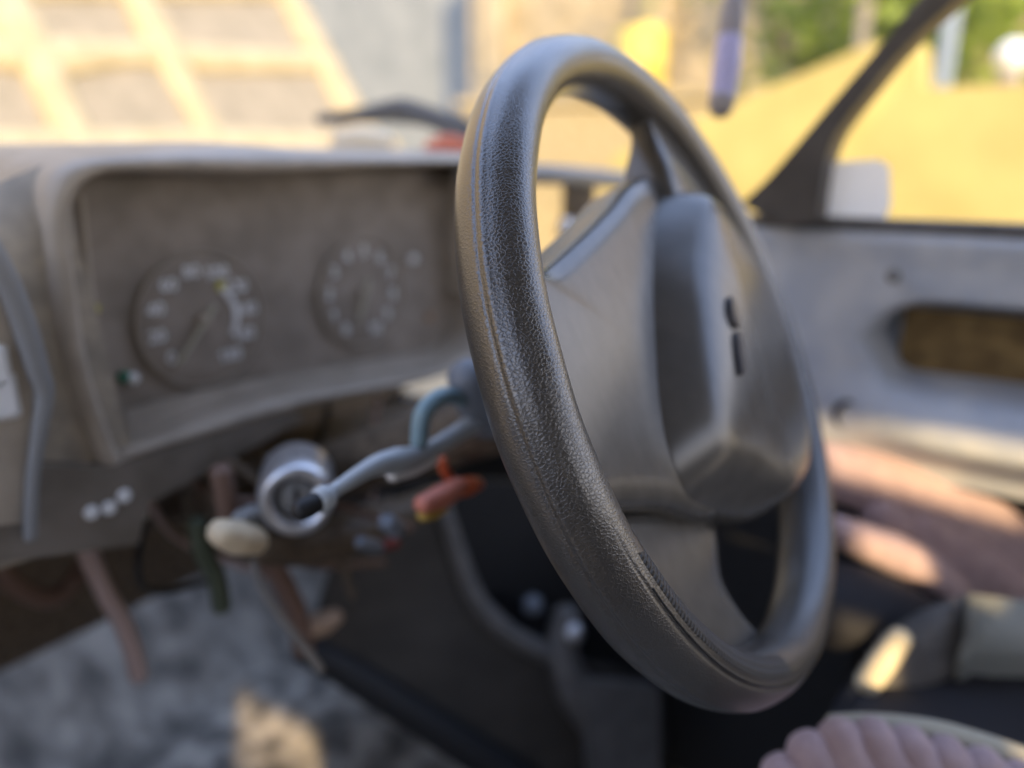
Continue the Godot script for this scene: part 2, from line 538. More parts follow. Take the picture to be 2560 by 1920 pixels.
func car_shell() -> void:
	car = thing("car_cabin", "open cabin shell of an old car with dark windscreen pillar and pale door", "car")
	# floor pan and toe board
	var fl := [[-0.62, 0.9], [0.9, 0.9]]
	var rows := []
	for i in 41:
		var f := i / 40.0
		var row := []
		for j in 41:
			var x := lerpf(-0.62, 0.92, j / 40.0)
			var z := lerpf(1.4, -1.55, f)
			var y := 0.35
			if z < -0.98:
				y = 0.35 + (-0.98 - z) * 1.25
			y += 0.012 * sin(x * 31.0 + z * 17.0) * sin(z * 23.0 - x * 9.0)
			row.append(Vector3(x, y, z))
		rows.append(row)
	put("carpet", rows_mesh(rows), M.carpet, car).set_meta("label", "dirty grey mottled footwell carpet")
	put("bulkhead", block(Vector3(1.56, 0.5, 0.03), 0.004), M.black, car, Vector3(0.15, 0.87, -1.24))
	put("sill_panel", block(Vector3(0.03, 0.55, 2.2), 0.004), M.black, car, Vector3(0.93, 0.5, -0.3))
	# windscreen pillar
	var zy := smooth_path([Vector2(-0.2625, 1.1047), Vector2(-0.2338, 1.1342), Vector2(-0.1948, 1.1846), Vector2(-0.1565, 1.2342), Vector2(-0.1263, 1.2745), Vector2(-0.0905, 1.3258)], 5)
	var zr := smooth_path([Vector2(-0.0485, 1.3201), Vector2(-0.0961, 1.2751), Vector2(-0.1278, 1.2436), Vector2(-0.1535, 1.209), Vector2(-0.1804, 1.1659), Vector2(-0.1864, 1.1242), Vector2(-0.1867, 1.0906)], 5)
	var pil := put("windscreen_pillar", plate(zy + zr + [Vector2(-0.2193, 1.0839)], 0.05), M.pillar, car, Vector3(0.8, 0, 0))
	pil.rotation.y = -PI / 2
	# windscreen: wrapped round at the driver's corner
	var base := smooth_path([Vector3(-0.66, 1.09, -0.98), Vector3(0.0, 1.09, -1.02), Vector3(0.45, 1.09, -0.99), Vector3(0.67, 1.09, -0.86), Vector3(0.79, 1.09, -0.58), Vector3(0.825, 1.085, -0.25)], 6)
	var top := smooth_path([Vector3(-0.6, 1.77, -0.40), Vector3(0.0, 1.77, -0.43), Vector3(0.42, 1.77, -0.40), Vector3(0.60, 1.77, -0.30), Vector3(0.70, 1.77, -0.08), Vector3(0.73, 1.77, 0.23)], 6)
	var wrows := []
	for k in 9:
		var row := []
		for i in base.size():
			var p: Vector3 = base[i].lerp(top[i], k / 8.0)
			row.append(p)
		wrows.append(row)
	put("windscreen", rows_mesh(wrows), M.glass, car)
	# roof and an added panel on the passenger's side, outside the picture: they keep the sun off the cabin
	var rp := []
	for p in top:
		rp.append(Vector2(p.x, p.z))
	rp.append_array([Vector2(0.76, 1.85), Vector2(-0.66, 1.85), Vector2(-0.66, -0.4)])
	var roof := put("roof", plate(rp, 0.035), M.headliner, car, Vector3(0, 1.77, 0))
	roof.rotation.x = PI / 2
	side_panel(car)
	put("rear_panel", block(Vector3(1.5, 0.75, 0.04), 0.004), M.headliner, car, Vector3(0.1, 0.72, 1.6))

# the passenger's side: door skin below the belt, and behind z = 0.42 an added sun blocker, its openings cut for sun patches
func side_panel(car: Node3D) -> void:
	put("passenger_door_skin", block(Vector3(0.03, 0.70, 1.02), 0.004), M.door_panel, car, Vector3(-0.64, 0.78, -0.415))
	var sun_holes := [[0.570, 0.780, 1.025, 1.100], [1.519, 1.815, 1.665, 1.745], [1.515, 1.643, 1.567, 1.629], [1.424, 1.510, 1.455, 1.535]]
	var ys := [0.42, 1.80]
	var zs := [0.10, 1.85]
	for h in sun_holes:
		zs.append_array([h[0], h[1]])
		ys.append_array([h[2], h[3]])
	ys.sort()
	zs.sort()
	var st := st_new()
	for a in zs.size() - 1:
		for b in ys.size() - 1:
			var zc: float = (zs[a] + zs[a + 1]) / 2
			var yc: float = (ys[b] + ys[b + 1]) / 2
			var dz: float = zs[a + 1] - zs[a]
			var dy: float = ys[b + 1] - ys[b]
			if dz < 0.001 or dy < 0.001:
				continue
			var open := false
			for h in sun_holes:
				if zc > h[0] and zc < h[1] and yc > h[2] and yc < h[3]:
					open = true
			if not open:
				var bm := BoxMesh.new()
				bm.size = Vector3(0.03, dy, dz)
				st.append_from(bm, 0, Transform3D(Basis(), Vector3(-0.64, yc, zc)))
	put("added_sun_blocker", st.commit(), M.headliner, car)

# ---------- dashboard ----------
func dashboard() -> void:
	var d := thing("dashboard", "brownish grey plastic dashboard with hooded instrument binnacle", "dashboard", Vector3(0.3188, 1.15, -0.52))
	d.basis = Basis(Vector3(0.9948, 0, 0.1021), Vector3(0, 1, 0), Vector3(-0.1021, 0, 0.9948))
	# hood: rings from the outside back to the inside, all in the dashboard's own plane (x along it, y up, z to the driver)
	var front := [Vector2(-0.0494, -0.2113), Vector2(-0.0576, -0.1807), Vector2(-0.0641, -0.1366), Vector2(-0.0644, -0.0808), Vector2(-0.0621, -0.0398), Vector2(-0.0544, -0.0178), Vector2(-0.0391, -0.0055), Vector2(-0.0095, -0.0013), Vector2(0.0772, 0.0002), Vector2(0.3066, -0.0019), Vector2(0.36, 0.0), Vector2(0.42, -0.04), Vector2(0.40, -0.135), Vector2(0.3215, -0.2094), Vector2(0.1079, -0.2073), Vector2(-0.031, -0.2085)]
	var o := smooth_path(front, 6, true)
	var c := Vector2(0.10, -0.10)
	var rows := []
	for e in [[0.035, -0.34], [0.012, -0.10], [0.004, -0.015], [0.0, 0.0], [-0.007, 0.004], [-0.012, -0.001], [-0.0145, -0.02], [-0.016, -0.056]]:
		var row := []
		for p in o:
			var q: Vector2 = p + (p - c).normalized() * e[0]
			if e[1] < -0.05 and e[0] > 0:
				q.y = minf(q.y, 0.012)
			row.append(Vector3(q.x, q.y, e[1]))
		rows.append(row)
	put("instrument_hood", rows_mesh(rows, true), M.dash_plastic, d)
	put("face_frame", tube([Vector3(-0.0248, -0.0283, -0.04), Vector3(-0.0277, -0.0696, -0.04), Vector3(-0.0292, -0.1229, -0.04), Vector3(-0.0286, -0.1722, -0.04), Vector3(-0.0214, -0.2203, -0.04)], [0.0025, 0.0035, 0.004, 0.004], 8), M.dash_plastic, d)
	# ledge between the instruments and the hood's lower lip
	var led := [Vector3(-0.014, -0.1861, -0.046), Vector3(0.0858, -0.1859, -0.046), Vector3(0.3634, -0.2034, -0.046)]
	var led2 := [Vector3(-0.0243, -0.2062, -0.012), Vector3(0.1166, -0.2044, -0.012), Vector3(0.3344, -0.2058, -0.012)]
	put("lower_ledge", rows_mesh([smooth_path(led, 8), smooth_path(led2, 8)]), M.dash_plastic, d)
	# top pad from the hood to the windscreen
	var tp := []
	for i in 13:
		var f := i / 12.0
		var row := []
		for j in 31:
			var x := lerpf(-0.55, 0.62, j / 30.0)
			var z := lerpf(-0.03, -0.42, f)
			row.append(Vector3(x, pad_height(x, z), z))
		tp.append(row)
	put("top_pad", rows_mesh(tp), M.dash_plastic, d)
	# face left of the hood, running down to the centre console
	var lf := []
	for i in 15:
		var f := i / 14.0
		var row := []
		for k2 in 31:
			var x0 := lerpf(-0.32, -0.036, k2 / 30.0)
			var x := lerpf(-0.32, -0.05 + 0.028 * f, k2 / 30.0)
			var top_y := pad_height(x0, -0.03)
			var z := -0.03 + 0.022 * sin(minf(f * 6.0, 1.0) * PI / 2)
			row.append(Vector3(lerpf(x0, x, minf(f * 6.0, 1.0)), lerpf(top_y, -0.262, f), z))
		lf.append(row)
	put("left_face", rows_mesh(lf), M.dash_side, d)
	# raised trim strip round the centre stack
	put("centre_trim", tube([Vector3(-0.11, -0.0333, 0.02), Vector3(-0.1004, -0.062, 0.02), Vector3(-0.094, -0.092, 0.02), Vector3(-0.0899, -0.1277, 0.02), Vector3(-0.0885, -0.1431, 0.02), Vector3(-0.095, -0.166, 0.02), Vector3(-0.104, -0.1978, 0.02), Vector3(-0.1107, -0.234, 0.02)], [0.006, 0.007, 0.007, 0.006, 0.005, 0.004, 0.004], 12), M.trim_grey, d)
	put("switch_panel", plate([Vector2(-0.1252, -0.0562), Vector2(-0.0991, -0.0697), Vector2(-0.0912, -0.1169), Vector2(-0.0945, -0.1587), Vector2(-0.111, -0.2266), Vector2(-0.1526, -0.2171)], 0.02), M.dash_plastic, d, Vector3(0, 0, 0.012))
	for q in [Vector3(-0.1133, -0.1243, 0.012), Vector3(-0.1117, -0.1417, 0.012)]:
		put("switch", block(Vector3(0.022, 0.03 if q.y > -0.205 else 0.014, 0.012), 0.004), M.globe_white, d, q)
	# lower strip with three printed marks
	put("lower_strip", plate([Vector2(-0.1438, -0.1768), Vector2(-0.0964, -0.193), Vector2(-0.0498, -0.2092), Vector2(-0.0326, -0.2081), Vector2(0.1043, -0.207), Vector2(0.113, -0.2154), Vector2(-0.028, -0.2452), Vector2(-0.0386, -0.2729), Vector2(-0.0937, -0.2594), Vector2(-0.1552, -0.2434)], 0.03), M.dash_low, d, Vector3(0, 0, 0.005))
	for q in [Vector3(-0.0674, -0.2369, 0.007), Vector3(-0.0553, -0.2378, 0.007), Vector3(-0.0441, -0.2324, 0.007)]:
		put("printed_mark", slab(circle(0.005, 14), 0.002, 0.0008), M.numeral_white, d, q)
	# panel on the driver's side of the hood, seen through the wheel
	put("right_face", plate([Vector2(0.3473, -0.0212), Vector2(0.7352, -0.0431), Vector2(0.58, -0.03), Vector2(0.58, -0.17), Vector2(0.3445, -0.1429)], 0.05), M.dash_plastic, d, Vector3(0, 0, -0.02))
	put("right_lip", tube([Vector3(0.3299, -0.0157, -0.01), Vector3(0.4842, -0.0201, -0.01), Vector3(0.7169, -0.0349, -0.01)], [0.011, 0.011], 12), M.trim_grey, d)
	put("knob", lathe([Vector2(0.001, 0.0), Vector2(0.012, 0.0), Vector2(0.013, 0.006), Vector2(0.010, 0.012), Vector2(0.001, 0.013)], 24), M.globe_white, d, Vector3(0.5113, -0.0818, -0.018))
	# instruments
	var k := thing("instrument_cluster", "instrument panel with two round gauges and white numerals", "instrument panel", Vector3(0.3188, 1.15, -0.52))
	k.basis = Basis(Vector3(0.9948, 0, 0.1021), Vector3(0, 1, 0), Vector3(-0.1021, 0, 0.9948))
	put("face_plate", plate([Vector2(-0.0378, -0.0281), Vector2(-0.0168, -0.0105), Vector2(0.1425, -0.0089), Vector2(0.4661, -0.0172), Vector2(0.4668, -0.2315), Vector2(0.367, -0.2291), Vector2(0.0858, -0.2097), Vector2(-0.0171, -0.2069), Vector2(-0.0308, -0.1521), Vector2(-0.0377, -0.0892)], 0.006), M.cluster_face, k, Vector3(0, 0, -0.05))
	gauge(k, "speedometer", Vector3(0.0578, -0.1271, -0.047), 0.0475, 10, 222.0, -280.0, 0.0095, ["0", "20", "40", "60", "80", "100", "120", "140", "160", "180"], 0.0375)
	gauge(k, "rev_counter", Vector3(0.2241, -0.1264, -0.047), 0.045, 11, 236.0, -306.0, 0.010, ["0", "1", "2", "3", "4", "5", "6", "7", "8", "9", "10"], 0.0375)
	for q in [[Vector2(-0.0243, -0.1063), "lamp_yellow", 0.004], [Vector2(-0.0099, -0.1612), "lamp_green", 0.0045], [Vector2(-0.0032, -0.1638), "numeral_white", 0.0045], [Vector2(0.2935, -0.1008), "numeral_white", 0.005], [Vector2(0.3155, -0.1644), "tan_plastic", 0.005]]:
		put("warning_lamp", slab(circle(q[2], 16), 0.003, 0.001, 0.001), M[q[1]], k, Vector3(q[0].x, q[0].y, -0.046))

func pad_height(x: float, z: float) -> float:
	var dd := maxf(0.0, -0.029 - (x + 0.3 * (z + 0.03)))
	return 0.001 - 0.25 * dd - 2.1 * dd * dd

func circle(r: float, n := 24) -> Array:
	var out := []
	for i in n:
		out.append(Vector2(cos(TAU * i / n), sin(TAU * i / n)) * r)
	return out

func gauge(parent: Node3D, called: String, at: Vector3, r: float, n: int, start: float, sweep: float, size: float, marks: Array, ring_r: float) -> void:
	var g := Node3D.new()
	g.name = called
	parent.add_child(g, true)
	g.position = at
	put("dial", slab(circle(r * 1.12, 40), 0.002, 0.0008), M.cluster_face, g)
	put("bezel_ring", lathe([Vector2(r * 1.12, -0.001), Vector2(r * 1.125, 0.002), Vector2(r * 1.16, 0.002), Vector2(r * 1.165, -0.001)], 48), M.dash_plastic, g)
	for i in n:
		var a := deg_to_rad(start + sweep * i / (n - 1))
		var tm := TextMesh.new()
		tm.text = marks[i]
		var f := SystemFont.new()
		f.font_names = PackedStringArray(["Droid Sans"])
		f.font_weight = 700
		tm.font = f
		tm.font_size = 64
		tm.pixel_size = size / 46.0
		tm.depth = 0.0006
		put("numeral", tm, M.numeral_white, g, Vector3(cos(a) * ring_r * 1.06, sin(a) * ring_r * 1.06, 0.0009))
		var tick := put("tick", block(Vector3(0.004, 0.0012, 0.0008), 0.0003), M.trim_grey, g, Vector3(cos(a) * ring_r * 0.8, sin(a) * ring_r * 0.8, 0.0009))
		tick.rotation.z = a
	var needle_a := deg_to_rad(229.0 if called == "speedometer" else 250.0)
	var nd := put("needle", tube([Vector3(cos(needle_a + PI), sin(needle_a + PI), 0) * r * 0.28 + Vector3(0, 0, 0.005), Vector3(cos(needle_a), sin(needle_a), 0) * r * (0.86 if called == "speedometer" else 0.6) + Vector3(0, 0, 0.005)], [0.0022, 0.0018], 8, 4), M.needle_ivory, g)
	put("hub", slab(circle(0.006, 20), 0.005, 0.0015, 0.001), M.dash_plastic, g, Vector3(0, 0, 0.006))
	if called == "speedometer":
		var pts := []
		for i in 7:
			var a2 := deg_to_rad(48.0 - 78.0 * i / 6.0)
			pts.append(Vector3(cos(a2), sin(a2), 0) * r * 0.63 + Vector3(0, 0, 0.001))
		put("scale_band", tube(pts, [0.0026, 0.0026], 8, 3, 0.4, Vector3(0, 0, 1)), M.numeral_white, g)
		put("band_start", slab(circle(0.0042, 14), 0.001, 0.0004), M.lamp_yellow, g, Vector3(cos(0.93), sin(0.93), 0.02) * r * 0.66 + Vector3(0, 0, 0.001))

# ---------- the opened space under the dashboard ----------
func under_dash() -> void:
	# column with its switch block, behind the wheel
	var col := thing("steering_column", "bare steering column with grey switch block behind the wheel", "steering column")
	put("jacket", tube([Vector3(0.4433, 1.0122, -0.2171), Vector3(0.4342, 0.9494, -0.353), Vector3(0.4209, 0.8574, -0.5524)], [0.026, 0.026, 0.022], 20, 4), M.bracket, col)
	put("switch_block", tube([Vector3(0.393, 1.0121, -0.3), Vector3(0.4054, 0.9947, -0.3), Vector3(0.4185, 0.9764, -0.3)], [0.014, 0.017, 0.016], 14), M.clip_blue, col)
	put("switch_ring", tube([Vector3(0.3431, 0.9825, -0.3), Vector3(0.3469, 0.9979, -0.3), Vector3(0.3574, 1.0046, -0.3), Vector3(0.3711, 1.005, -0.3), Vector3(0.3877, 0.9986, -0.3)], [0.0055, 0.006, 0.0055], 10), M.stalk_blue, col)
	put("switch_arm", tube([Vector3(0.3239, 0.9664, -0.305), Vector3(0.3416, 0.9658, -0.305), Vector3(0.3586, 0.9674, -0.305)], [0.0045, 0.006, 0.007], 10), M.globe_white, col)
	var sk := thing("column_stalk", "pale grey column stalk with black tip sticking out beside the wheel", "stalk")
	put("lever", tube([Vector3(0.4104, 0.9803, -0.3), Vector3(0.3748, 0.976, -0.3), Vector3(0.3405, 0.9743, -0.3), Vector3(0.3063, 0.9797, -0.3), Vector3(0.2806, 0.9774, -0.3), Vector3(0.2611, 0.974, -0.3)], [0.0075, 0.0060, 0.0055, 0.0080, 0.0052, 0.0042, 0.0042], 14), M.stalk_grey, sk)
	put("tip", tube([Vector3(0.2598, 0.9745, -0.3), Vector3(0.2527, 0.974, -0.3), Vector3(0.2484, 0.9739, -0.3)], [0.0056, 0.006, 0.0055], 14), M.black, sk)
	put("collar", ball(0.0075), M.stalk_grey, sk, Vector3(0.2644, 0.9744, -0.3))
	# ignition lock
	var ig := thing("ignition_lock", "round silver ignition lock ring under the instruments", "lock", Vector3(0.3287, 0.9234, -0.4))
	ig.look_at_from_position(Vector3(0.3287, 0.9234, -0.4), Vector3(-0.25, 1.02, 0.25), Vector3.UP, true)
	put("ring", lathe([Vector2(0.014, -0.03), Vector2(0.016, 0.0), Vector2(0.021, 0.004), Vector2(0.025, 0.0), Vector2(0.027, -0.02), Vector2(0.027, -0.06)], 40), M.steel, ig)
	put("barrel", lathe([Vector2(0.001, -0.006), Vector2(0.012, -0.006), Vector2(0.0135, -0.012), Vector2(0.0135, -0.04)], 30), M.trim_grey, ig)
	put("key_slot", block(Vector3(0.003, 0.014, 0.002), 0.0005), M.black, ig, Vector3(0, 0, -0.0055))
	# dark bracketry behind
	var br := thing("dash_bracket", "rusty brown metal bracing in the gap under the instruments", "bracket")
	put("cross_beam", tube([Vector3(0.3196, 0.8673, -0.62), Vector3(0.5204, 0.8463, -0.62), Vector3(0.8653, 0.8152, -0.62)], [0.03, 0.03], 12, 6), M.bracket, br)
	put("back_plate", plate([Vector2(0.2, 0.62), Vector2(0.95, 0.62), Vector2(0.95, 1.06), Vector2(0.2, 1.06)], 0.01), M.bracket, br, Vector3(0, 0, -0.86))
	for q in [[Vector3(0.3526, 0.9145, -0.52), Vector3(0.3534, 0.8923, -0.52), Vector3(0.3468, 0.8665, -0.52)], [Vector3(0.485, 0.8953, -0.5), Vector3(0.4774, 0.8749, -0.5), Vector3(0.4934, 0.846, -0.5)], [Vector3(0.3569, 0.8937, -0.56), Vector3(0.3631, 0.8725, -0.56), Vector3(0.384, 0.8537, -0.56)]]:
		put("strap", tube(q[0] if q[0] is Array else q, [0.009, 0.011, 0.008], 8), M.bracket, br)
	put("lower_beam", tube([Vector3(0.3323, 0.8727, -0.45), Vector3(0.3943, 0.8498, -0.45), Vector3(0.4827, 0.8373, -0.45), Vector3(0.5494, 0.833, -0.45)], [0.014, 0.018, 0.016, 0.012], 10), M.bracket, br)
	var wh := thing("wiring_harness", "tangle of brown and grey wires in the dark gap under the instruments", "wiring")
	for k in 12:
		var a := Vector3(rng.randf_range(0.31, 0.55), rng.randf_range(0.86, 0.94), rng.randf_range(-0.62, -0.47))
		var b := a + Vector3(rng.randf_range(-0.08, 0.12), rng.randf_range(-0.12, -0.02), rng.randf_range(-0.05, 0.05))
		var c := b + Vector3(rng.randf_range(-0.04, 0.14), rng.randf_range(-0.07, 0.03), rng.randf_range(-0.04, 0.06))
		put("wire", tube([a, b, c], [0.0035, 0.003, 0.0035], 7, 6), M[["wire_brown", "bracket", "wire_pink", "black", "dash_low"][k % 5]], wh)
	# connectors
	connector("cream_connector", "cream plastic connector hanging left of the ignition lock", [Vector3(0.2766, 0.918, -0.41), Vector3(0.2863, 0.9106, -0.41), Vector3(0.2977, 0.9037, -0.41)], [0.012, 0.0145, 0.0125], "cream")
	connector("salmon_connector", "salmon pink connector below the stalk beside the wheel", [Vector3(0.357, 0.9331, -0.31), Vector3(0.376, 0.9319, -0.31), Vector3(0.3937, 0.9335, -0.31)], [0.0075, 0.0095, 0.007], "salmon")
	connector("orange_connector", "orange connector right of the salmon one beside the wheel", [Vector3(0.3936, 0.9288, -0.31), Vector3(0.403, 0.9295, -0.31), Vector3(0.4149, 0.9273, -0.31)], [0.006, 0.0085, 0.006], "orange")
	connector("yellow_connector", "small yellow connector under the salmon one", [Vector3(0.3589, 0.9239, -0.312), Vector3(0.3669, 0.9227, -0.312), Vector3(0.3796, 0.9212, -0.312)], [0.005, 0.006, 0.004], "yellow_connector")
	connector("pale_clip", "pale blue clip above the dark knee panel", [Vector3(0.3753, 0.8987, -0.36), Vector3(0.3817, 0.8917, -0.36)], [0.008, 0.009], "clip_blue")
	connector("dim_clip", "dull blue clip lower left of the pale one", [Vector3(0.3675, 0.8809, -0.38), Vector3(0.3823, 0.8715, -0.38)], [0.006, 0.007], "clip_blue")
	connector("red_clip", "dark red clip next to the dull blue one", [Vector3(0.3886, 0.8688, -0.38), Vector3(0.4012, 0.8664, -0.38)], [0.005, 0.006], "wire_red")
	connector("tan_connector", "tan connector on the upper left corner of the knee panel", [Vector3(0.4299, 0.7219, -0.52), Vector3(0.4437, 0.7214, -0.52), Vector3(0.4615, 0.72, -0.52)], [0.010, 0.014, 0.010], "tan_plastic")
	connector("pale_connector", "small pale connector above the cream one", [Vector3(0.3048, 0.9117, -0.43), Vector3(0.3156, 0.9116, -0.43)], [0.007, 0.008], "trim_grey")
	# wires
	wire("orange wire rising from the orange connector", [Vector3(0.3891, 0.9508, -0.32), Vector3(0.3923, 0.9413, -0.32), Vector3(0.4038, 0.9285, -0.32), Vector3(0.4144, 0.9212, -0.32)], 0.0038, "orange")
	wire("pinkish brown wire hanging down over the carpet on the left", [Vector3(0.2779, 0.8645, -0.6), Vector3(0.2832, 0.8356, -0.6), Vector3(0.291, 0.8, -0.6), Vector3(0.2993, 0.7738, -0.6), Vector3(0.3046, 0.7437, -0.6), Vector3(0.3068, 0.7144, -0.6)], 0.008, "wire_pink")
	wire("thin brown wire looping at the lower left edge", [Vector3(0.2334, 0.85, -0.66), Vector3(0.2509, 0.8084, -0.66), Vector3(0.2773, 0.7865, -0.66), Vector3(0.3039, 0.8031, -0.66), Vector3(0.3164, 0.8314, -0.66)], 0.009, "wire_brown")
	wire("dull green wire hanging below the cream connector", [Vector3(0.3286, 0.8738, -0.52), Vector3(0.3309, 0.8487, -0.52), Vector3(0.3402, 0.8194, -0.52), Vector3(0.3415, 0.7931, -0.52)], 0.008, "wire_green")
	wire("brown cable running down from the ignition lock", [Vector3(0.3696, 0.846, -0.5), Vector3(0.3849, 0.8089, -0.5), Vector3(0.4009, 0.7648, -0.5), Vector3(0.405, 0.7248, -0.5)], 0.010, "wire_brown")
	wire("tan brown cable running up from the cream connector", [Vector3(0.3142, 0.9356, -0.46), Vector3(0.3155, 0.9138, -0.46), Vector3(0.3172, 0.8876, -0.46)], 0.008, "wire_brown")
	wire("thin pink wire draped along the beam", [Vector3(0.3538, 0.8484, -0.48), Vector3(0.3901, 0.8344, -0.48), Vector3(0.4314, 0.8297, -0.48), Vector3(0.4776, 0.8289, -0.48)], 0.005, "wire_pink")
	# knee panel with a curved opening
	var kn := thing("knee_panel", "large dark brown knee panel below the steering column", "panel", Vector3(0.5606, 0.6754, -0.47))
	kn.basis = Basis(Vector3(0.824, 0, 0.5665), Vector3(0.1413, 0.9684, -0.2055), Vector3(-0.5486, 0.2494, 0.798))
	put("panel", plate([Vector2(-0.1401, 0.0065), Vector2(-0.1213, 0.0353), Vector2(-0.1032, 0.0789), Vector2(-0.0634, 0.1027), Vector2(0.0139, 0.114), Vector2(0.0253, 0.0748), Vector2(0.0382, 0.0222), Vector2(0.0567, -0.0045), Vector2(0.0809, -0.0317), Vector2(0.1328, -0.0706), Vector2(0.2008, -0.0944), Vector2(0.2384, -0.117), Vector2(0.2294, -0.2425), Vector2(0.0863, -0.201), Vector2(-0.0337, -0.0865), Vector2(-0.1126, -0.0139)], 0.02), M.dark_panel, kn)
	put("edge_strip", tube([Vector3(0.0156, 0.1162, 0), Vector3(0.0253, 0.0748, 0), Vector3(0.0395, 0.0244, 0), Vector3(0.0578, -0.0047, 0), Vector3(0.0836, -0.0323, 0), Vector3(0.1359, -0.0686, 0)], [0.011, 0.0115, 0.012, 0.011], 12), M.box_grey, kn)
	put("painted_underside_shadow", tube([Vector3(-0.1403, 0.0042, 0), Vector3(-0.1127, -0.0149, 0), Vector3(-0.0339, -0.0889, 0), Vector3(0.0861, -0.2036, 0)], [0.013, 0.018, 0.022], 12), M.black, kn)  # black band paints the shadow under the panel's edge
	put("post", tube([Vector3(0.1463, -0.0206, 0), Vector3(0.1371, -0.0557, 0), Vector3(0.1443, -0.0998, 0), Vector3(0.1774, -0.1511, 0)], [0.016, 0.02, 0.026], 12), M.box_grey, kn)
	put("bolt", lathe([Vector2(0.001, 0.012), Vector2(0.009, 0.010), Vector2(0.012, 0.0)], 20), M.steel, kn, Vector3(0.1465, -0.0355, 0) + Vector3(0, 0, 0.012))
	put("inner_bolt", lathe([Vector2(0.001, 0.012), Vector2(0.009, 0.010), Vector2(0.012, 0.0)], 20), M.clip_blue, kn, Vector3(0.1172, -0.0104, 0) + Vector3(0, 0, -0.03))
	put("side_face", plate([Vector2(0.1486, -0.0849), Vector2(0.2386, -0.1143), Vector2(0.2284, -0.2534), Vector2(0.1462, -0.2292)], 0.02), M.box_grey, kn, Vector3(0, 0, 0.03))
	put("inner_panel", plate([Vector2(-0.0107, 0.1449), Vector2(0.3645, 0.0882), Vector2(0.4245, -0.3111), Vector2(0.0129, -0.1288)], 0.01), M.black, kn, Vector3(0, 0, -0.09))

func connector(called: String, label: String, pts: Array, radii: Array, m: String) -> void:
	solo(called, tube(pts, radii, 8, 4, 0.8), M[m], label, "connector", Vector3.ZERO, "loose connectors under the dashboard")

func wire(label: String, pts: Array, r: float, m: String) -> void:
	solo("loose_wire", tube(pts, [r, r * 0.95, r], 10), M[m], label, "wire", Vector3.ZERO, "loose wires under the dashboard")

# ---------- driver's door ----------
func door() -> void:
	var dr := Node3D.new()
	dr.name = "driver_door"
	car.add_child(dr)
	dr.set_meta("label", "pale grey blue inner panel of the driver's door")
	var rows := []
	for i in 81:
		var y := lerpf(0.846, 1.086, i / 80.0)
		var row := []
		for j in 121:
			var z := lerpf(-0.42, 0.55, j / 120.0)
			var x := 0.822 - 0.02 * sin(clampf((y - 0.55) / 0.5, 0.0, 1.0) * PI)
			# arm rest bulge below the pocket
			x -= 0.035 * smoothstep(0.86, 0.90, y) * (1.0 - smoothstep(0.905, 0.955, y)) * smoothstep(-0.19, -0.05, z)
			x += 0.03 * smoothstep(0.885, 0.80, y)
			# pocket
			var zt := z + 0.145
			var hi := 0.998 + 0.02 * smoothstep(0.0, 0.06, zt)
			var lo := lerpf(0.985, 0.937, smoothstep(0.0, 0.05, zt))
			hi = lerpf(0.975, hi, smoothstep(0.0, 0.03, zt))
			var inside := smoothstep(lo - 0.006, lo + 0.010, y) * (1.0 - smoothstep(hi - 0.014, hi + 0.004, y)) * smoothstep(-0.008, 0.022, zt) * (1.0 - smoothstep(0.40, 0.42, zt))
			x += 0.085 * inside
			# belt edge
			x += 0.012 * smoothstep(1.072, 1.086, y)
			row.append(Vector3(x, y, z))
		rows.append(row)
	put("inner_panel", rows_mesh(rows), M.door_panel, dr)
	put("painted_dark_panel", block(Vector3(0.03, 0.5, 0.97), 0.01), M.black, dr, Vector3(0.862, 0.60, 0.065))  # black put in to paint the darkness behind the wheel's lower gap
	put("pocket_lining", block(Vector3(0.004, 0.066, 0.44), 0.001), M.pocket_lining, dr, Vector3(0.872, 0.972, 0.11))
	put("belt_strip", tube([Vector3(0.835, 1.083, -0.40), Vector3(0.836, 1.086, -0.1), Vector3(0.836, 1.086, 0.5)], [0.008, 0.008], 10), M.box_grey, dr)
	put("lock_hole", lathe([Vector2(0.001, 0.002), Vector2(0.012, 0.002), Vector2(0.014, 0.004), Vector2(0.017, 0.0)], 24), M.black, dr, Vector3(0.8, 0.9039, -0.1364)).rotation.y = -PI / 2
	put("screw", lathe([Vector2(0.001, 0.003), Vector2(0.006, 0.002), Vector2(0.007, 0.0)], 16), M.trim_grey, dr, Vector3(0.8, 1.0446, -0.1143)).rotation.y = -PI / 2
	put("outer_skin", block(Vector3(0.01, 0.7, 1.1), 0.004), M.body_paint, dr, Vector3(0.915, 0.72, 0.05))
	var gl := BoxMesh.new()
	var wr := [[Vector3(0.845, 1.08, -0.22), Vector3(0.845, 1.08, 0.55)], [Vector3(0.76, 1.77, 0.25), Vector3(0.76, 1.77, 0.75)]]
	put("window_pane", rows_mesh(wr), M.glass, dr)
	# sticker on the pane
	solo("window_sticker", paper_sheet([Vector3(0.838, 1.1441, -0.1987), Vector3(0.838, 1.1473, -0.145), Vector3(0.838, 1.141, -0.1354), Vector3(0.838, 1.1071, -0.13), Vector3(0.838, 1.0905, -0.1333), Vector3(0.838, 1.091, -0.1852), Vector3(0.838, 1.1051, -0.1938)], 0.001), M.paper, "white paper sticker in the lower front corner of the side window", "sticker")

# a thin sheet from points that already lie in space
func paper_sheet(pts: Array, thick: float) -> ArrayMesh:
	var st := st_new()
	var back := []
	for p in pts:
		back.append(p + Vector3(-thick, 0, 0))
	fan(st, back, false, -1)
	return done(st)

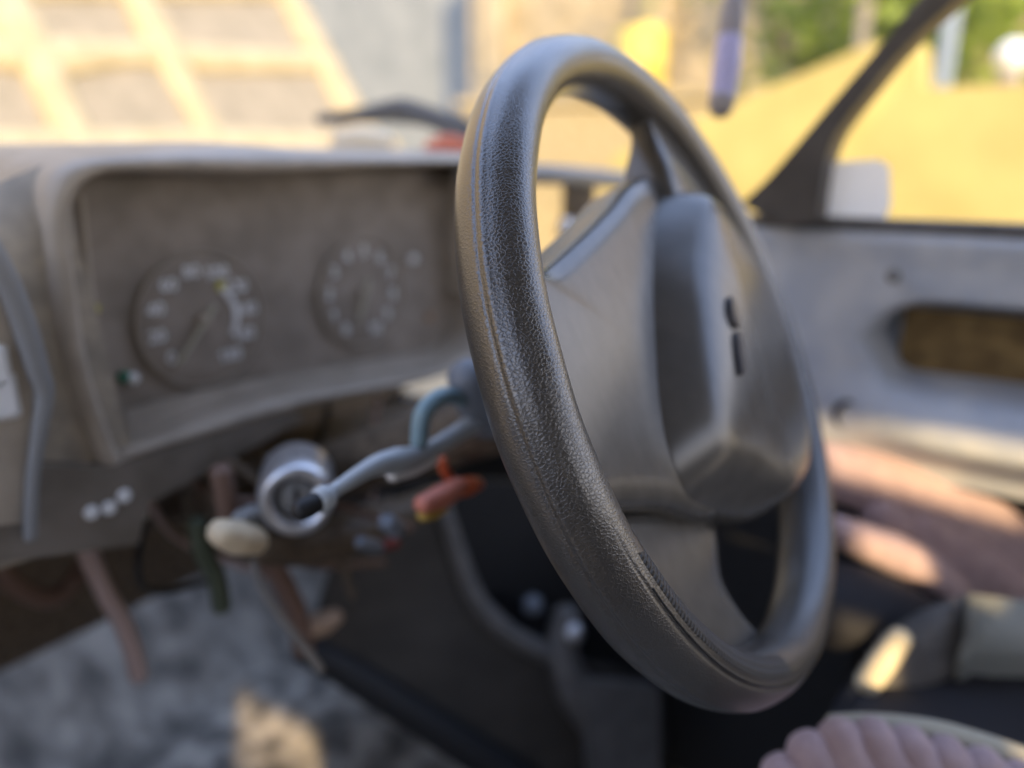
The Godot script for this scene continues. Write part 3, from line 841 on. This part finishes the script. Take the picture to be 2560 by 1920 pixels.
# ---------- seats ----------
func seats() -> void:
	var s := thing("driver_seat", "mauve pink pleated fabric driver's seat beyond the wheel", "car seat")
	put("side_bolster", tube([Vector3(0.7653, 0.8548, -0.1834), Vector3(0.7892, 0.8459, -0.1435), Vector3(0.8125, 0.8347, -0.1031), Vector3(0.8357, 0.8124, -0.0572), Vector3(0.8573, 0.7834, -0.0101), Vector3(0.8862, 0.7522, 0.0488), Vector3(0.9182, 0.712, 0.1169)], [0.028, 0.031, 0.038, 0.045, 0.05, 0.055], 22), M.seat_fabric, s)
	for q in [[Vector3(0.7913, 0.8167, -0.0973), Vector3(0.8099, 0.7772, -0.0494), Vector3(0.8249, 0.7335, -0.0045)], [Vector3(0.8058, 0.8058, -0.0608), Vector3(0.8208, 0.7731, -0.0217), Vector3(0.8352, 0.7275, 0.0232)], [Vector3(0.8166, 0.7907, -0.0278), Vector3(0.831, 0.7561, 0.0114), Vector3(0.8458, 0.7129, 0.0556)]]:
		put("pleat", tube(q, [0.022, 0.026, 0.026], 16), M.seat_fabric, s)
	put("cushion_edge", tube([Vector3(0.7272, 0.815, -0.1263), Vector3(0.7395, 0.8033, -0.102), Vector3(0.7533, 0.7916, -0.0756), Vector3(0.7667, 0.7765, -0.0479), Vector3(0.777, 0.7585, -0.0234)], [0.013, 0.017, 0.019, 0.018, 0.014], 14), M.seat_fabric, s)
	put("seat_base", block(Vector3(0.34, 0.25, 0.5), 0.02), M.black_cloth, s, Vector3(0.66, 0.60, 0.16))
	put("painted_dark_gap", tube([Vector3(0.7733, 0.8013, -0.144), Vector3(0.7997, 0.7812, -0.0945), Vector3(0.8286, 0.75, -0.0355), Vector3(0.86, 0.7076, 0.0329)], [0.02, 0.022, 0.025, 0.03], 12), M.black_cloth, s)  # black tube paints the shade in the gap under the bolster
	var b := thing("passenger_cushion", "pink pleated seat cushion at the bottom edge with beige piping", "cushion")
	var rolls := [[Vector3(0.4373, 0.7745, -0.0886), Vector3(0.4393, 0.7542, -0.075), Vector3(0.4434, 0.7231, -0.053)], [Vector3(0.45, 0.7886, -0.0769), Vector3(0.4522, 0.7598, -0.0589), Vector3(0.4565, 0.7231, -0.0335)], [Vector3(0.4625, 0.796, -0.0623), Vector3(0.465, 0.7655, -0.0427), Vector3(0.4697, 0.7231, -0.014)], [Vector3(0.474, 0.796, -0.0452), Vector3(0.4782, 0.7655, -0.0232), Vector3(0.4828, 0.7231, 0.0055)], [Vector3(0.4852, 0.7914, -0.0262), Vector3(0.49, 0.7598, -0.0028), Vector3(0.496, 0.7231, 0.025)], [Vector3(0.4969, 0.7852, -0.0057), Vector3(0.5018, 0.7542, 0.0176), Vector3(0.5091, 0.7231, 0.0445)], [Vector3(0.5083, 0.7782, 0.0149), Vector3(0.5143, 0.7513, 0.0375), Vector3(0.5223, 0.7231, 0.064)], [Vector3(0.5195, 0.7697, 0.0358), Vector3(0.5254, 0.7429, 0.0584), Vector3(0.5334, 0.7146, 0.0849)]]
	for q in rolls:
		put("pleat", tube(q, [0.014, 0.0175, 0.020], 18), M.seat_fabric, b)
	put("piping", tube([Vector3(0.4765, 0.7929, -0.0679), Vector3(0.49, 0.7929, -0.0478), Vector3(0.5078, 0.7894, -0.0196), Vector3(0.5245, 0.7813, 0.0093), Vector3(0.5434, 0.7685, 0.044), Vector3(0.5576, 0.7568, 0.071)], [0.007, 0.009, 0.009], 10), M.piping, b)
	var ps := thing("added_dark_seat", "unseen dark seat added behind the camera to block light", "car seat", Vector3(-0.22, 0.35, 0.5))  # added out of view to keep light off the surfaces facing the camera
	put("backrest", tube([Vector3(0, 0.15, -0.02), Vector3(0, 0.5, 0.06), Vector3(0, 0.95, 0.18)], [0.25, 0.26, 0.2], 20, 6, 0.3), M.black_cloth, ps)
	put("headrest", tube([Vector3(-0.1, 1.15, 0.22), Vector3(0.1, 1.15, 0.22)], [0.08, 0.08], 14), M.black_cloth, ps)
	# removed grey trim piece lying between
	var t := thing("grey_trim_box", "grey plastic trim box lying between wheel and seat", "trim piece")
	put("shell", plate_pts([Vector3(0.6177, 0.7058, -0.0834), Vector3(0.6318, 0.7356, -0.0779), Vector3(0.6509, 0.7654, -0.065), Vector3(0.6738, 0.7841, -0.0407), Vector3(0.6975, 0.7971, -0.0122), Vector3(0.6968, 0.7804, -0.0047), Vector3(0.6824, 0.7431, -0.0067), Vector3(0.6608, 0.7207, -0.0272), Vector3(0.6337, 0.6983, -0.0558)], Vector3(0.05, -0.1, 0.0)), M.box_grey, t)
	put("pale_side", plate_pts([Vector3(0.6879, 0.8036, -0.0113), Vector3(0.7166, 0.797, 0.0348), Vector3(0.7082, 0.7529, 0.0451), Vector3(0.6804, 0.7548, 0.003), Vector3(0.6718, 0.7456, -0.0051), Vector3(0.6706, 0.7511, -0.0098), Vector3(0.6797, 0.7713, -0.0067)], Vector3(0.04, -0.08, 0.0)), M.box_pale, t)
	put("painted_sunlit_edge", tube([Vector3(0.6293, 0.7284, -0.0686), Vector3(0.6404, 0.7454, -0.0608), Vector3(0.6538, 0.7654, -0.0513)], [0.0105, 0.0115, 0.010], 12), M.sunlit_edge_paint, t)  # cream tube paints the sunlit edge of the box
	solo("black_cloth", tube([Vector3(0.6873, 0.759, -0.1194), Vector3(0.7127, 0.7468, -0.0753), Vector3(0.7395, 0.7102, -0.0167), Vector3(0.7795, 0.6695, 0.0635), Vector3(0.8096, 0.6369, 0.1249)], [0.05, 0.055, 0.05], 18, 8, 0.7), M.black_cloth, "black cloth bundle in the dark gap below the grey trim box", "cloth")

func plate_pts(pts: Array, back: Vector3) -> ArrayMesh:
	var st := st_new()
	var far := []
	var near := []
	var c := Vector3.ZERO
	for p in pts:
		c += p
	c /= pts.size()
	for p in pts:
		far.append(p + back)
		near.append(c + (p - c) * 0.93 - back * 0.05)
	sheet(st, [far, pts, near], true, false, 0)
	fan(st, near, false, 0)
	return done(st)

# ---------- the wheel ----------
func steering_wheel() -> void:
	var w := thing("steering_wheel", "black leather grained steering wheel with smooth grey centre pad", "steering wheel", Vector3(0.4463, 1.0331, -0.1718))
	w.basis = Basis(Vector3(0.9732, -0.2265, 0.0397), Vector3(0.2219, 0.8796, -0.4208), Vector3(0.0604, 0.4184, 0.9063))
	var R := 0.185
	var nu := 420
	var nv := 144
	var st := st_new()
	var pos := func(th: float, ph: float, add: float) -> Vector3:
		var er := Vector3(cos(th), sin(th), 0)
		return er * (R + (0.0160 + add) * cos(ph)) + Vector3(0, 0, (0.0196 + add) * sin(ph))
	var rows := []
	for i in nv:
		var ph := TAU * i / nv
		var dg := rad_to_deg(ph)
		var row := []
		for j in nu:
			var th := TAU * j / nu
			var add := 0.0
			add -= 0.0006 * exp(-pow((dg - 5.0) / 2.6, 2.0))
			add += 0.0005 * exp(-pow((dg - 13.0) / 6.0, 2.0))
			var low := smoothstep(3.5, 3.95, th) * (1.0 - smoothstep(5.6, 5.9, th))
			add -= low * (0.0010 * exp(-pow((dg - 68.0) / 2.2, 2.0)) + 0.0008 * exp(-pow((dg - 79.0) / 2.2, 2.0)))
			# slight unevenness of the stretched cloth
			add += 0.00025 * sin(th * 17.0 + ph * 2.0) * sin(th * 5.0 - ph)
			row.append(pos.call(th, ph, add))
		rows.append(row)
	sheet(st, rows, true, true)
	put("rim", done(st), M.grip_leather, w)
	# ribbed band on the inside of the lower grip
	var band := []
	for i in 13:
		var ph := deg_to_rad(lerpf(82.0, 132.0, i / 12.0))
		var row := []
		for j in 121:
			var th := deg_to_rad(lerpf(203.0, 268.0, j / 120.0))
			var ends := smoothstep(0.0, 26.0, float(j)) * (1.0 - smoothstep(100.0, 120.0, float(j)))
			var edge := lerpf(-0.0012, 0.0007, ends) if i > 0 and i < 12 else -0.0012
			row.append(pos.call(th, ph, edge))
		band.append(row)
	put("perforated_band", rows_mesh(band), M.perforated_band, w)
	var seam := []
	for j in 60:
		var th := deg_to_rad(lerpf(216.0, 300.0, j / 59.0))
		seam.append(pos.call(th, deg_to_rad(73.5), 0.0002))
	put("seam", tube(seam, [0.0005, 0.0005], 6, 2), M.perforated_band, w)
	# centre pad: a raised block with a sloping near side
	var pad := smooth_path([Vector2(0.040, 0.118), Vector2(0.085, 0.098), Vector2(0.122, 0.055), Vector2(0.132, 0.0), Vector2(0.126, -0.055), Vector2(0.090, -0.094), Vector2(0.030, -0.106), Vector2(-0.03, -0.094), Vector2(-0.068, -0.078), Vector2(-0.075, -0.04), Vector2(-0.055, 0.01), Vector2(-0.03, 0.055), Vector2(0.006, 0.10)], 6, true)
	var pc := Vector2(0.035, 0.0)
	var prow := []
	for e in [[1.0, -0.035], [1.0, -0.006], [0.985, 0.001], [0.95, 0.006], [0.80, 0.0215], [0.74, 0.0265], [0.66, 0.0295], [0.5, 0.0320], [0.25, 0.0335], [0.05, 0.034]]:
		var row := []
		for p in pad:
			var q: Vector2 = pc + (p - pc) * e[0]
			# far side of the pad is flatter than the near side
			var keep := smoothstep(-0.02, 0.05, p.x)
			var s2: float = lerpf(e[0], 1.0 - (1.0 - e[0]) * (0.45 if e[0] > 0.6 else 1.0 - 0.55 * (e[0] / 0.66)), keep) if e[0] > 0.06 else e[0]
			q = pc + (p - pc) * s2
			row.append(Vector3(q.x, q.y, e[1]))
		prow.append(row)
	var ps := st_new()
	sheet(ps, prow, true)
	fan(ps, prow[prow.size() - 1], false, 0)
	put("airbag_cover", done(ps), M.wheel_plastic, w)
	# wide near spoke
	put("spoke", spoke(smooth_path([Vector2(-0.186, 0.032), Vector2(-0.150, 0.038), Vector2(-0.105, 0.060), Vector2(-0.055, 0.088), Vector2(-0.008, 0.116), Vector2(0.03, 0.118), Vector2(0.055, 0.03), Vector2(0.03, -0.08), Vector2(-0.02, -0.098), Vector2(-0.08, -0.084), Vector2(-0.13, -0.078), Vector2(-0.180, -0.072), Vector2(-0.192, -0.02)], 5, true), 0.004, -0.03), M.wheel_plastic, w)
	# upper spoke
	put("spoke", spoke(smooth_path([Vector2(0.030, 0.07), Vector2(0.020, 0.118), Vector2(0.028, 0.150), Vector2(0.035, 0.180), Vector2(0.065, 0.174), Vector2(0.122, 0.140), Vector2(0.118, 0.115), Vector2(0.10, 0.085)], 5, true), 0.012, -0.02), M.wheel_plastic, w)
	# lower spoke
	put("spoke", spoke(smooth_path([Vector2(-0.125, -0.082), Vector2(-0.05, -0.086), Vector2(0.005, -0.098), Vector2(-0.004, -0.130), Vector2(0.004, -0.158), Vector2(0.022, -0.184), Vector2(-0.045, -0.182), Vector2(-0.10, -0.156), Vector2(-0.15, -0.115)], 5, true), -0.012, -0.03), M.wheel_plastic, w)
	# far spoke, low behind the pad
	put("spoke", spoke(smooth_path([Vector2(0.06, 0.04), Vector2(0.12, 0.045), Vector2(0.174, 0.05), Vector2(0.178, 0.0), Vector2(0.174, -0.04), Vector2(0.12, -0.05), Vector2(0.06, -0.05)], 5, true), -0.012, -0.03), M.wheel_plastic, w)
	put("boss", lathe([Vector2(0.055, -0.015), Vector2(0.06, -0.04), Vector2(0.05, -0.075), Vector2(0.03, -0.085)], 32), M.wheel_plastic, w, Vector3(0.0, 0.0, 0.0))
	# emblem: two slanted marks let into the pad
	var em := put("emblem", slab(smooth_path([Vector2(0.0034, 0.0268), Vector2(0.0065, 0.0236), Vector2(0.0041, 0.0123), Vector2(0.0023, 0.007), Vector2(-0.0033, 0.009), Vector2(-0.0029, 0.0176)], 4, true), 0.004, 0.0006), M.emblem, w, Vector3(0, 0, 0.0352))
	put("emblem_stroke", slab(smooth_path([Vector2(-0.0052, 0.0026), Vector2(0.0024, 0.0022), Vector2(-0.009, -0.0179), Vector2(-0.0131, -0.021), Vector2(-0.0161, -0.02)], 4, true), 0.004, 0.0006), M.emblem, em, Vector3(0, 0, 0.0001))

func spoke(outline: Array, h: float, low: float) -> ArrayMesh:
	var c := Vector2.ZERO
	for p in outline:
		c += p
	c /= outline.size()
	var rows := []
	for e in [[0.99, low + 0.001], [1.0, -0.012 + h], [0.985, -0.005 + h], [0.94, -0.0012 + h], [0.8, h], [0.4, h + 0.001], [0.05, h + 0.001]]:
		var row := []
		for p in outline:
			var q: Vector2 = c + (p - c) * e[0]
			var out := smoothstep(0.13, 0.166, q.length())
			row.append(Vector3(q.x, q.y, lerpf(e[1], clampf(e[1], -0.009, 0.006), out)))
		rows.append(row)
	var st := st_new()
	sheet(st, rows, true)
	fan(st, rows[rows.size() - 1], false, 0)
	fan(st, rows[0], true, 1)
	return done(st)

# ---------- in front of the windscreen, and hanging inside it ----------
func small_things() -> void:
	# raised bonnet panel: ribs on a pressed sheet, leaning back towards the windscreen
	var bo := thing("ribbed_panel", "leaning cream sheet metal panel with ribs and grey pockets beyond the windscreen", "metal panel", Vector3(0, 1.1984, -2))
	bo.rotation.x = deg_to_rad(-36.1)
	put("pressed_sheet", plate([Vector2(-1.6, -0.9), Vector2(2.0868, 0.0835), Vector2(2.0849, 0.4017), Vector2(2.0794, 0.7466), Vector2(-1.6, 1.0)], 0.02), M.sheet_grey, bo)
	put("border_rib", tube([Vector3(2.1167, -0.2231, 0), Vector3(2.0839, 0.0688, 0), Vector3(2.0815, 0.3367, 0), Vector3(2.0869, 0.5335, 0), Vector3(2.0897, 0.7627, 0)], [0.064, 0.060], 14, 8, 0.55, Vector3(0, 0, 1)), M.cream_paint, bo)
	put("rib", tube([Vector3(1.4562, -0.1425, 0), Vector3(1.4565, 0.0454, 0), Vector3(1.4544, 0.2445, 0), Vector3(1.457, 0.4131, 0), Vector3(1.4573, 0.5901, 0)], [0.055, 0.042, 0.064, 0.048], 14, 8, 0.6, Vector3(0, 0, 1)), M.cream_paint, bo)
	put("rib", tube([Vector3(1.0635, -0.1452, 0), Vector3(1.0677, 0.018, 0), Vector3(1.0727, 0.215, 0), Vector3(1.071, 0.3486, 0), Vector3(1.0728, 0.5018, 0)], [0.060, 0.052, 0.068, 0.060], 14, 8, 0.6, Vector3(0, 0, 1)), M.cream_paint, bo)
	put("rib", tube([Vector3(0.7636, -0.1347, 0), Vector3(0.7743, 0.0086, 0), Vector3(0.7886, 0.1831, 0), Vector3(0.8014, 0.3035, 0)], [0.060, 0.060], 14, 8, 0.6, Vector3(0, 0, 1)), M.cream_paint, bo)
	put("rib", tube([Vector3(0.4846, -0.125, 0), Vector3(0.5003, -0.0001, 0), Vector3(0.5216, 0.1531, 0), Vector3(0.541, 0.26, 0)], [0.060, 0.060], 14, 8, 0.6, Vector3(0, 0, 1)), M.cream_paint, bo)
	put("cross_rib", tube([Vector3(0.391, 0.2115, 0), Vector3(0.8687, 0.2362, 0), Vector3(1.0647, 0.228, 0), Vector3(1.2404, 0.261, 0), Vector3(1.4191, 0.283, 0), Vector3(1.6321, 0.2893, 0), Vector3(2.1162, 0.3357, 0)], [0.044, 0.048, 0.060, 0.044, 0.052, 0.044], 14, 8, 0.6, Vector3(0, 0, 1)), M.cream_paint, bo)
	put("cross_rib", tube([Vector3(0.3747, -0.0565, 0), Vector3(0.9036, -0.039, 0), Vector3(1.1176, -0.0316, 0), Vector3(1.4624, -0.0184, 0), Vector3(2.1697, -0.0196, 0)], [0.052, 0.052], 14, 8, 0.6, Vector3(0, 0, 1)), M.cream_paint, bo)
	put("cross_rib", tube([Vector3(0.3989, 0.3399, 0), Vector3(0.8461, 0.414, 0), Vector3(1.1812, 0.4752, 0), Vector3(1.5221, 0.5407, 0), Vector3(2.1032, 0.6541, 0)], [0.052, 0.052], 14, 8, 0.6, Vector3(0, 0, 1)), M.cream_paint, bo)
	put("bolt", lathe([Vector2(0.001, 0.01), Vector2(0.012, 0.008), Vector2(0.014, 0.0)], 16), M.rubber, bo, Vector3(1.0618, 0.1893, 0) + Vector3(0, 0, 0.014))
	for k in 3:
		put("support_leg", block(Vector3(0.06, 0.06, 1.9), 0.01), M.hanger_grey, bo, Vector3(0.1 + 0.8 * k, -0.42, -0.75)).rotation.x = deg_to_rad(-50.0)
	# wiper
	var wi := thing("windscreen_wiper", "dark wiper resting at the foot of the windscreen left of the wheel", "wiper")
	put("blade", tube([Vector3(0.8254, 1.201, -0.8872), Vector3(0.8638, 1.2073, -0.8336), Vector3(0.8944, 1.2124, -0.7908), Vector3(0.9243, 1.1985, -0.7394), Vector3(0.9568, 1.1808, -0.6819)], [0.007, 0.012, 0.018, 0.014, 0.009], 10), M.rubber, wi)
	put("arm", tube([Vector3(0.8834, 1.2143, -0.7895), Vector3(0.9051, 1.198, -0.749), Vector3(0.9286, 1.1742, -0.7019)], [0.010, 0.010], 8), M.rubber, wi)
	solo("cream_stand_in", tube([Vector3(0.7823, 1.1682, -0.8039), Vector3(0.7982, 1.1699, -0.7812), Vector3(0.8148, 1.167, -0.7551)], [0.016, 0.02, 0.016], 12), M.cream, "small cream stand-in for a sunlit shape behind the instrument hood", "cloth")  # cream lump made up for an unidentified sunlit shape
	solo("orange_marker", tube([Vector3(0.8479, 1.161, -0.703), Vector3(0.8611, 1.1658, -0.6858), Vector3(0.8758, 1.1622, -0.6622)], [0.010, 0.013, 0.010], 12), M.orange, "orange marker on the scuttle close to the wheel rim", "marker")
	# hanging freshener
	var ha := thing("hanging_freshener", "violet stick shaped freshener hanging inside the windscreen", "air freshener")
	put("cord", tube([Vector3(0.7849, 1.3528, -0.2812), Vector3(0.7746, 1.3121, -0.2754), Vector3(0.7669, 1.2837, -0.2722)], [0.002, 0.002], 6), M.hanger_grey, ha)
	put("cap", tube([Vector3(0.7674, 1.2857, -0.2725), Vector3(0.7616, 1.2674, -0.2716), Vector3(0.7581, 1.256, -0.2709)], [0.010, 0.0115, 0.0115], 14), M.hanger_grey, ha)
	put("body", tube([Vector3(0.7573, 1.2536, -0.2708), Vector3(0.7504, 1.2308, -0.2692), Vector3(0.7408, 1.2003, -0.2678)], [0.0115, 0.0125, 0.0115], 16), M.hanger_violet, ha)
	put("foot", tube([Vector3(0.7403, 1.1991, -0.268), Vector3(0.7382, 1.1925, -0.2676)], [0.0125, 0.011], 14), M.hanger_grey, ha)
